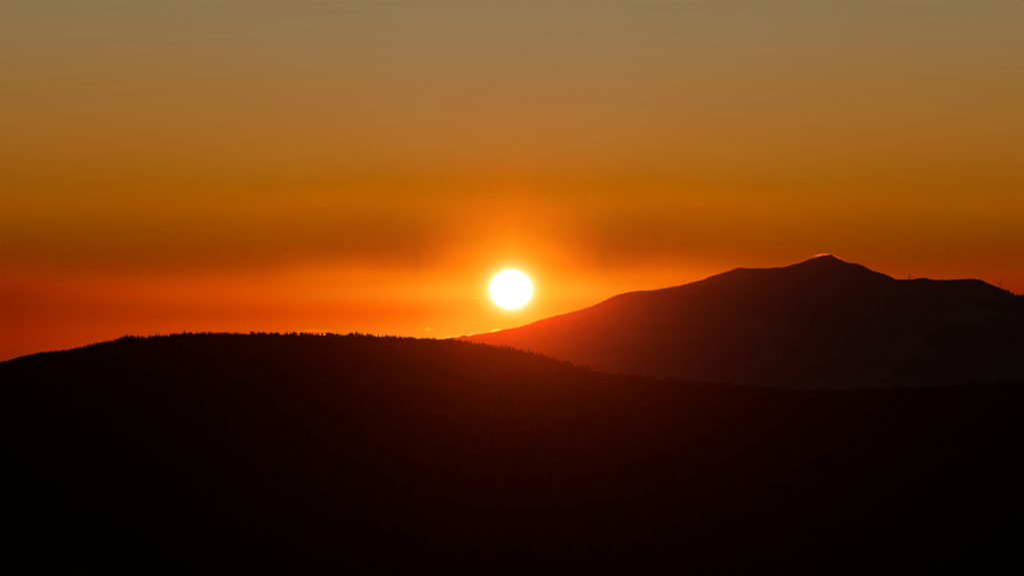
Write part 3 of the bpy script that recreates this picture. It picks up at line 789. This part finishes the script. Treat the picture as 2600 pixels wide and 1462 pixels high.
# every tree standing out on the near skyline: column, row of its top, half width in pixels, kind; by stretches of the ridge
c, r = 'c', 'r'
STRETCH = [
 ('on the bare far left slope', [(3, 916.3, 1.3, r), (6, 915.6, 1.2, c), (12.2, 912.2, 1.7, c), (130, 889, 1.6, c), (162, 885.6, 2.2, c), (158.5, 888.5, 1.6, r), (169, 887.8, 1.3, c)]),
 ('climbing the left slope of the ridge', [(174, 887, 1.6, r), (179.6, 884, 1.8, c), (184, 885.3, 1.6, r), (188, 884.8, 1.5, c), (191.8, 880.2, 2.1, c), (197, 881, 1.6, c), (203, 880, 3, r), (209, 880.6, 2, c),
   (215, 877, 2.2, r), (222.6, 872.8, 1.9, c), (226.5, 875, 1.3, c), (229.5, 872.6, 1.8, c), (233, 872.4, 1.6, c), (240, 869.4, 2.2, c), (247.5, 868.6, 2.2, r), (257, 867, 1.4, c), (263, 865.3, 1.6, c),
   (268.6, 862.8, 1.5, c), (273, 863.3, 1.4, c), (280, 863, 2, r), (289, 858.6, 1.9, c), (293, 859, 1.5, c), (301, 857, 1.6, c), (306, 853.8, 1.6, c)]),
 ('on the shoulder atop the left slope', [(311, 852.6, 1.8, c), (315.7, 849.8, 1.7, c), (322.5, 848, 3, c), (329.6, 848, 1.4, c), (335, 851, 2, r), (339, 851.5, 1.8, c), (343.3, 850.8, 1.3, c), (350, 851.2, 2.6, r),
   (353, 852, 1.6, c), (358.3, 850, 1.5, c), (363, 849.8, 2, c), (368, 852.8, 1.8, c), (372, 853, 1.2, c)]),
 ('just left of the tallest left conifer', [(377.5, 849.5, 1.9, c), (382, 851.5, 2, r), (388, 850, 2, c), (393, 851, 1.8, r), (397.4, 845.8, 1.8, c), (401, 849.5, 1.6, c), (405, 846.8, 1.9, c), (408.6, 849, 1.5, c),
   (414, 850, 2, r), (418.3, 849.8, 1.5, c), (422.3, 847.7, 1.9, c), (426.5, 851.5, 1.4, c), (432, 844.8, 2.3, c), (436.5, 846, 1.6, c), (440.5, 843.9, 2.6, c), (445, 843.7, 1.5, c), (449, 845, 1.5, c), (452, 844.4, 1.7, c),
   (457, 846, 1.8, c), (463.5, 842.2, 2, c)]),
 ('from the tallest left conifer rightwards', [(468.7, 838.8, 2.6, c), (473, 843.7, 1.8, c), (478, 845.5, 2, r), (482.5, 843, 4, r), (486.5, 843.8, 2, c), (491, 846, 1.5, c), (495.5, 845.5, 1.8, c), (499.3, 840.6, 2.1, c),
   (505, 844.4, 1.9, r), (509.8, 841.8, 1.7, c), (514.6, 841.6, 2.1, c), (518, 842, 1.8, c), (521.3, 842.6, 2.2, r), (529, 841, 2.4, c), (532.8, 842, 1.6, c), (536, 840.5, 2.6, c), (541.3, 843.3, 1.9, c), (548.5, 840.8, 1.9, c),
   (552.6, 843, 1.6, c), (556, 844.5, 2, r)]),
 ('on the low flat middle-left crest', [(561, 844.4, 3, r), (569.3, 843.3, 3, r), (577.3, 843.8, 3, r), (583.6, 842.2, 1.9, c), (587.5, 846, 1.3, r), (592, 845.2, 1.7, c), (598.6, 844, 2.6, r), (603, 843.7, 2, c),
   (607, 845.6, 1.5, r), (613, 843.8, 1.6, c), (618, 846.5, 1.3, r), (623, 845.4, 2.4, r)]),
 ('in the clump with tall twin conifers', [(636.5, 845, 2, r), (640.5, 841.2, 3.2, r), (644.8, 843.2, 2, c), (647.8, 843.8, 1.4, c), (653.2, 844, 2, c), (656.4, 839.8, 2.7, c), (660, 843.6, 1.8, c), (662.8, 843.3, 2.6, r),
   (666.6, 844, 1.6, c), (669.8, 839.8, 2.3, c), (673, 844.2, 2, r), (676.6, 845, 1.5, c)]),
 ('in the gappy row beside the twin-conifer clump', [(683, 845, 1.3, c), (687, 844, 2.2, r), (690, 844, 2, r), (693.3, 845.2, 1.6, r), (698.3, 845, 1.9, r), (702.5, 843.6, 2.2, r), (706, 843.8, 2.4, r), (723.6, 842.8, 2, c), (728.7, 840, 1.8, c),
   (730.2, 844, 1.7, c), (737, 843.4, 1.9, c), (740, 845.4, 1.6, r), (744.6, 841.4, 2.8, c), (747.2, 843, 2.3, r), (751.5, 841.5, 2.9, c)]),
 ('in the dense clump before the pink cloud bank', [(764, 843.8, 2.6, r), (767.5, 843.2, 3, r), (772, 842.5, 1.8, c), (776, 842, 1.6, c), (779.5, 842.2, 2.4, c), (782.5, 845.4, 1.3, c), (786, 843.6, 2, c), (789.5, 843.4, 1.6, c), (793, 844.8, 2.2, c),
   (795.5, 847.6, 1.5, r), (801, 845.5, 1.8, c), (804, 847.4, 1.2, c), (808.2, 844.5, 2.6, c), (817, 847, 1.4, r), (818.8, 845.4, 1.6, c)]),
 ('in the rough clump left of the bare stems', [(828.5, 845, 1.8, c), (830.7, 843.8, 2, r), (834.2, 842, 1.8, c), (838.5, 844.4, 2.4, r), (842.8, 845, 2.6, r), (847.6, 845.4, 1.5, c), (850.5, 848, 1.6, r), (854.4, 844.4, 2.1, c), (858.4, 847.3, 2.2, r), (863.4, 849.4, 1.5, r)]),
 ('around the tall fir of the middle crest', [(867.6, 845.8, 1.1, c), (871, 846, 1.4, c), (876, 850, 1.6, r), (880.6, 848.4, 1.7, r), (883.3, 848.6, 1.2, c), (886, 845.6, 1.9, c), (890.6, 843.6, 3, r), (894.6, 845, 2.4, r), (898, 846.6, 2, c),
   (904.5, 840.3, 3.6, c), (907, 844.4, 2.4, c), (910.5, 844, 1.5, c), (913.6, 842.8, 1.5, c), (917, 843.4, 1.6, c), (919.6, 845.8, 1.5, c), (923.3, 848.3, 1.4, c), (926.6, 849.3, 1.3, c)]),
 ('in the square clump before the faint flat cloud', [(930.6, 849, 1.7, c), (933, 845.3, 2.2, c), (937.4, 847.3, 2.6, r), (940.2, 848.2, 1.9, c), (943.4, 845.8, 1.7, c), (944.8, 850, 1.4, c), (947.6, 850.4, 1.2, c), (950.6, 850, 1.3, c)]),
 ('on the sparse crest under the faint flat cloud', [(960.6, 847.6, 2, c), (971.6, 850.3, 1.7, c), (978.6, 852, 2, r), (981.6, 848.5, 2.2, c), (984.2, 852.2, 1.7, r), (987.2, 854, 1.3, r), (991, 852.4, 1.8, r), (996.4, 850, 1.3, c), (999.8, 852.8, 1.6, r),
   (1003, 848.3, 1.5, c), (1004.8, 851.2, 1.5, c)]),
 ('on the crest under the puffy clouds', [(1010.5, 854.8, 1.3, c), (1014, 851.4, 1.4, c), (1016.2, 853.6, 2, r), (1019.4, 854.4, 1.5, c), (1024, 856, 1.6, r), (1027.4, 855, 2, r), (1030.6, 854.4, 1.3, c), (1036.4, 855.4, 2.4, r), (1040.8, 854.4, 2.2, r),
   (1046.4, 855.6, 1.9, r), (1049.2, 855.2, 2, r), (1054, 856.6, 1.5, c), (1071.2, 855.3, 1.9, c), (1076.8, 857.7, 1.6, r), (1081.6, 858.4, 1.1, c), (1086, 857.4, 2.4, r), (1091.4, 858.6, 1.8, r), (1099.5, 854.4, 1.6, c), (1101.4, 858, 1.5, c),
   (1105, 858.4, 1.8, r), (1109.2, 859.3, 1.4, c)]),
 ('where the ridge meets the mountain foot', [(1117, 861.6, 1.2, r), (1124, 861, 1.6, r), (1130.5, 860.2, 2, r), (1136.4, 859, 2.2, r), (1140.4, 858.8, 1.8, c), (1145.6, 858.4, 2, r), (1150, 859.2, 1.7, r), (1154.5, 861, 1.3, c), (1162, 860.3, 1.4, c),
   (1166, 862.6, 1.3, c), (1169.6, 859.8, 2.1, c)]),
 ('on the crest descending left of the sun', [(1174, 865.3, 1.3, c), (1179, 865, 1.5, c), (1182.4, 863.8, 1.5, c), (1188, 862.6, 1.4, c), (1186, 864.6, 1.6, r), (1192.2, 865.4, 1.6, r), (1197.6, 863.8, 1.3, c), (1203, 867, 1.4, c), (1209, 869, 1.7, r),
   (1213, 870.6, 1.3, c), (1217.2, 867.8, 2.4, c), (1221.6, 872, 1.5, r), (1226, 868.8, 2.4, r), (1230.4, 871, 1.8, r), (1234.6, 871.6, 1.2, c), (1238.6, 871.2, 1.3, c), (1241.4, 873.2, 1.6, r), (1246.4, 875.4, 1.4, r)]),
 ('on the crest straight below the sun', [(1251.6, 872, 1.7, c), (1254.4, 876, 1.3, c), (1259, 876.4, 1.5, r), (1262.6, 875, 1.3, c), (1268, 875.2, 2, c), (1275.2, 875, 2.6, r), (1280, 875, 1.4, c), (1285, 877.2, 2, r), (1291.6, 876.6, 1.6, c),
   (1295.4, 878.6, 1.9, r), (1304, 881.2, 2.2, r), (1309.5, 884, 1.3, c), (1318, 884.6, 1.4, c), (1323.6, 884.9, 2.3, r), (1328.5, 888, 1.5, r)]),
 ('on the steepening crest right of the sun', [(1338, 885.4, 1.3, c), (1341.7, 884.4, 1.4, c), (1346.2, 888.3, 1.6, c), (1351, 889, 1.5, c), (1355, 891, 1.4, r), (1363.6, 892.4, 2, c), (1369.5, 898, 1.3, c), (1374, 892, 2.2, c), (1380.6, 895.3, 1.4, c),
   (1385, 900.8, 1.5, r), (1390.4, 900.4, 1.7, c), (1397, 902.2, 1.6, c), (1402, 905.2, 1.2, c), (1405.2, 905, 1.2, c), (1410, 904.2, 1.8, c), (1418, 912.6, 2.2, r)]),
 ('in the two rounded groves on the ridge', [(1427, 918.5, 2.2, r), (1431.3, 914.2, 3.4, r), (1436.6, 914.2, 3.6, r), (1442, 912.9, 1.8, c), (1444.6, 916, 4.2, r), (1450, 921.6, 4, r), (1455, 926.6, 3, r), (1460, 925.8, 1.5, c), (1464.2, 927.3, 1.6, c),
   (1470, 927, 3, r), (1474, 920.8, 1.5, c), (1477.6, 926.4, 4, r), (1482, 924, 1.8, c), (1486, 924.4, 1.5, c), (1490, 924, 1.8, c), (1489, 927, 4, r), (1493.6, 928, 3.6, r), (1496, 931.6, 2.4, r)]),
 ('on the dim ridge before the mountain', [(1573, 948, 1.8, r), (1577, 940.6, 3, c), (1581, 945.5, 2.4, r), (1592.6, 943.3, 1.3, c), (1597.6, 943.3, 1.4, c), (1601, 948, 1.8, r), (1606, 951.2, 2, r), (1615, 952.4, 2.2, r), (1626, 952.8, 3, r), (1645, 955.6, 2.6, r),
   (1655, 956.2, 2.8, r), (1664, 957, 2.4, r), (1675, 961.2, 1.7, c), (1690, 959.4, 2.6, r), (1697, 957.4, 3, r), (1703.4, 956.4, 2.6, c), (1709, 958, 2.4, r), (1731, 957.8, 2.2, c), (1736, 962.2, 2.2, r), (1784, 964.2, 2, c), (1808, 968.6, 1.6, c), (1832, 970.8, 1.8, c)]),
 ('on the dark far right of the ridge', [(1850, 971.6, 3, r), (1857, 971.8, 2.4, c), (1917, 976, 3, r), (1960, 979.4, 2.4, c), (2045, 985, 3, r), (2088, 985.6, 4, r), (2096, 985, 4, r), (2108, 985.4, 3, r), (2175, 981.4, 3, r), (2195, 981.6, 3, c), (2270, 976.8, 4, r),
   (2280, 977.6, 4, r), (2380, 976, 3, r), (2430, 970.4, 3.4, r), (2462, 966, 4, r), (2470, 963, 4.4, r), (2478, 967, 4, r), (2538, 962, 4, r), (2546, 962.6, 3.6, r), (2580, 960, 3, c)]),
]
ORD = ['first', 'second', 'third', 'fourth', 'fifth', 'sixth', 'seventh', 'eighth', 'ninth', 'tenth', 'eleventh', 'twelfth', 'thirteenth', 'fourteenth', 'fifteenth',
       'sixteenth', 'seventeenth', 'eighteenth', 'nineteenth', 'twentieth', 'twenty-first', 'twenty-second', 'twenty-third', 'twenty-fourth', 'twenty-fifth']
n_tree = 0


def grow(px, top, hw, kind, dist, foot, label, group, back=0.0):
    """one tree: an Empty at its foot with a trunk and a crown"""
    global n_tree
    h = (place(px, top - 0.5, dist).z - foot.z)
    h = max(h * 1.12, 2.4)
    unit = K * dist
    root = bpy.data.objects.new('conifer_tree' if kind == 'c' else 'broadleaf_tree', None)
    COL.objects.link(root)
    root.location = foot
    root.empty_display_size = 2
    k = (n_tree * 5) % 8
    cme, tme = (CON[k], CTR[n_tree % 3]) if kind == 'c' else (BRO[k], BTR[n_tree % 3])
    ref = (0.17 if k % 2 == 0 else 0.27) if kind == 'c' else 0.42
    sx = hw * unit * 1.55 / ref
    root.rotation_euler = (0, 0, (n_tree * 2.399) % 6.28)
    for nm, me in (('crown', cme), ('trunk', tme)):
        o = link(nm, me, root)
        o.scale = (sx if nm == 'crown' else max(h * 0.8, sx * .6), sx if nm == 'crown' else max(h * 0.8, sx * .6), h)
    n_tree += 1
    tag(root, label, 'tree', group)
    return root


for where, trees in STRETCH:
    order = sorted(range(len(trees)), key=lambda i: trees[i][0])
    heights = {i: np.interp(trees[i][0], rx, ry) - trees[i][1] for i in order}
    for rank, i in enumerate(order):
        px, top, hw, kind = trees[i]
        d = float(ridge_dist(px)) - 3 + 6 * ((i * 7) % 5 - 2) * 0.6
        foot = ridge_ground(px)
        foot = Vector((foot.x * d / float(ridge_dist(px)), foot.y * d / float(ridge_dist(px)), foot.z - 0.3))
        size = 'tall' if heights[i] > 7.2 else ('low' if heights[i] < 4.0 else 'small')
        form = ('slender' if hw < 1.7 else 'pointed') if kind == 'c' else 'rounded'
        label = '%s %s %s, %s from left %s' % (size, form, 'conifer' if kind == 'c' else 'broadleaf tree', ORD[rank], where)
        grow(px, top, hw, kind, d, foot, label, 'trees ' + where)

# trees that stand out at the right end of the mountain skyline
MTREES = [(2551, 732.4, 1.3, 'c'), (2557.6, 736, 1.6, 'r'), (2560.6, 735.9, 1.8, 'r'), (2563, 739.5, 1.6, 'r'), (2571.5, 742.8, 1.8, 'r'), (2580, 745.4, 1.2, 'c'), (2581.8, 747, 1.3, 'r')]
for k, (px, top, hw, kind) in enumerate(MTREES):
    d = float(mount_dist(px)) - 20
    foot = place(px, float(np.interp(px, mx, my)) + 1.0, d)
    grow(px, top, hw, kind, d, foot, '%s dark tree, %s from left on the slope below the rightmost turbine' % ('pointed' if kind == 'c' else 'rounded', ORD[k]),
         'trees below the rightmost turbine')
# the small wooded knoll at the foot of the mountain skyline
KN = [(1170, 853.4, 1.5, 'c'), (1173, 852.6, 2, 'r'), (1177, 851.6, 2.2, 'r'), (1181, 850.9, 2.2, 'r'), (1184.4, 852, 2, 'r'), (1147, 856.6, 1.8, 'r'), (1152, 855.8, 2, 'r'), (1158, 856, 2, 'r'), (1234.4, 843.2, 1.5, 'c')]
for k, (px, top, hw, kind) in enumerate(sorted(KN)):
    d = float(mount_dist(px)) - 20
    foot = place(px, float(np.interp(px, mx, my)) + .6, d)
    grow(px, top, hw, kind, d, foot, 'hazy orange tree, %s from left along the mountain skyline foot' % ORD[k], 'trees along the foot of the mountain skyline')


# ---------------------------------------------------------------- woodland nobody could count
def forest(name, pts, heights, widths, kinds, mat):
    """all trees of a wood in one mesh: each a small ragged cone or clump"""
    n = len(pts)
    segs, tiers = 5, 3
    base_ring = []
    for t in range(tiers):
        for j in range(segs):
            a = 2 * math.pi * (j + .5 * t) / segs
            base_ring.append((math.cos(a), math.sin(a), t))
    V = np.zeros((n, tiers * (segs + 1), 3))
    cone_r = np.array([1.0, .72, .42])
    cone_z0 = np.array([.10, .36, .62])
    cone_z1 = np.array([.55, .80, 1.0])
    dome_r = np.array([.80, 1.0, .72])
    dome_z0 = np.array([.15, .38, .66])
    dome_z1 = np.array([.62, .86, 1.0])
    jit = rng.uniform(.7, 1.25, (n, tiers, segs))
    rot = rng.uniform(0, 6.28, n)
    for t in range(tiers):
        R = np.where(kinds, dome_r[t], cone_r[t])
        Z0 = np.where(kinds, dome_z0[t], cone_z0[t])
        Z1 = np.where(kinds, dome_z1[t], cone_z1[t])
        for j in range(segs):
            a = rot + 2 * math.pi * (j + .5 * t) / segs
            V[:, t * (segs + 1) + j, 0] = pts[:, 0] + np.cos(a) * widths * R * jit[:, t, j]
            V[:, t * (segs + 1) + j, 1] = pts[:, 1] + np.sin(a) * widths * R * jit[:, t, j]
            V[:, t * (segs + 1) + j, 2] = pts[:, 2] + heights * Z0 * (1.05 - .05 * jit[:, t, j])
        V[:, t * (segs + 1) + segs, 0] = pts[:, 0] + rng.uniform(-.12, .12, n) * widths
        V[:, t * (segs + 1) + segs, 1] = pts[:, 1] + rng.uniform(-.12, .12, n) * widths
        V[:, t * (segs + 1) + segs, 2] = pts[:, 2] + heights * Z1
    f = []
    for t in range(tiers):
        o = t * (segs + 1)
        for j in range(segs):
            f.append((o + j, o + (j + 1) % segs, o + segs))
    f = np.array(f)
    F = (f[None] + (np.arange(n) * tiers * (segs + 1))[:, None, None]).reshape(-1, 3)
    o = link(name, make_mesh(name, V.reshape(-1, 3), F, mat, False))
    return tag(o, kind='stuff')


# undergrowth and saplings filling between the crest trees, where the crest is wooded
WOODED = [(168, 372), (374, 556), (556, 632, .35), (634, 680, .6), (682, 710, .6), (720, 756, .45), (762, 798, .8), (798, 824, .3), (826, 866, .8), (866, 930, 1), (930, 955, .7), (975, 1056, .8), (1075, 1113, .6),
          (1113, 1424, 1), (1424, 1498, 1), (1565, 1860, .8), (1860, 2600, .7), (0, 24, .3), (125, 168, .3)]
pp, hh, ww, kk = [], [], [], []
for seg in WOODED:
    a_, b_ = seg[0], seg[1]
    dens = seg[2] if len(seg) > 2 else 1.0
    for _ in range(int((b_ - a_) * (1.9 if a_ == 1113 else 1.0) * dens)):
        px = random.uniform(a_, b_)
        off = random.uniform(0, 1)
        D0 = float(ridge_dist(px))
        d = D0 - off * 26 + 4
        g = ridge_ground(px)
        k_ = d / D0
        pp.append((g.x * k_, g.y * k_, g.z - 0.6 - max(0, (D0 - d)) * 0.035))
        top = random.choice([.6, 1.0, 1.4, 1.8, 2.2, 3.0]) * (0.6 + 0.4 * dens)
        if 1113 <= px <= 1424:
            top *= 1.5
        hh.append(top + 0.8)
        ww.append(random.uniform(.8, 1.6))
        kk.append(random.random() < .4)
forest('undergrowth', np.array(pp), np.array(hh), np.array(ww), np.array(kk), MAT_LEAF)
print('crest undergrowth', len(pp), 'single trees', n_tree)


def hillside(V, nb, n, h0, h1, wfac, tmin, seed, name, mat, col_lo, col_hi, clear=0.1):
    nr, nc = V.shape[:2]
    rg = np.random.default_rng(seed)
    rows = nb + (nr - nb - 1) * (tmin + (0.93 - tmin) * rg.random(n) ** 1.3)
    colf = col_lo + (col_hi - col_lo) * rg.random(n)
    i0, j0 = rows.astype(int), colf.astype(int)
    fi, fj = (rows - i0)[:, None], (colf - j0)[:, None]
    p = V[i0, j0] * (1 - fi) * (1 - fj) + V[i0 + 1, j0] * fi * (1 - fj) + V[i0, j0 + 1] * (1 - fi) * fj + V[i0 + 1, j0 + 1] * fi * fj
    keep = vnoise(p[:, 0] / 420, p[:, 1] / 420, seed, 3) > clear
    p = p[keep]
    p[:, 2] -= .8
    h = rg.uniform(h0, h1, len(p))
    forest(name, p, h, h * wfac * rg.uniform(.8, 1.3, len(p)), rg.random(len(p)) < .45, mat)


in_hill = np.where((hill_px > -40) & (hill_px < 2640))[0]

# fine fringe of far trees along the mountain's lower skyline
pp, hh = [], []
for a_, b_, n, lo, hi in ((1122, 1420, 420, 6, 13), (1420, 1760, 460, 5, 10), (1760, 2010, 200, 3, 6), (2275, 2400, 260, 5, 10), (2555, 2590, 40, 5, 9)):
    for _ in range(n):
        px = random.uniform(a_, b_)
        D0 = float(mount_dist(px))
        d = D0 - random.uniform(-10, 60)
        g = place(px, float(np.interp(px, mx, my)), D0)
        pp.append((g.x * d / D0, g.y * d / D0, g.z - 2.0 - max(0, D0 - d) * .06))
        hh.append(random.uniform(lo, hi))
hh = np.array(hh)
forest('distant_wood', np.array(pp), hh, hh * .33, rng.random(len(hh)) < .5, MAT_LEAF)
print('objects', len(scene.objects))
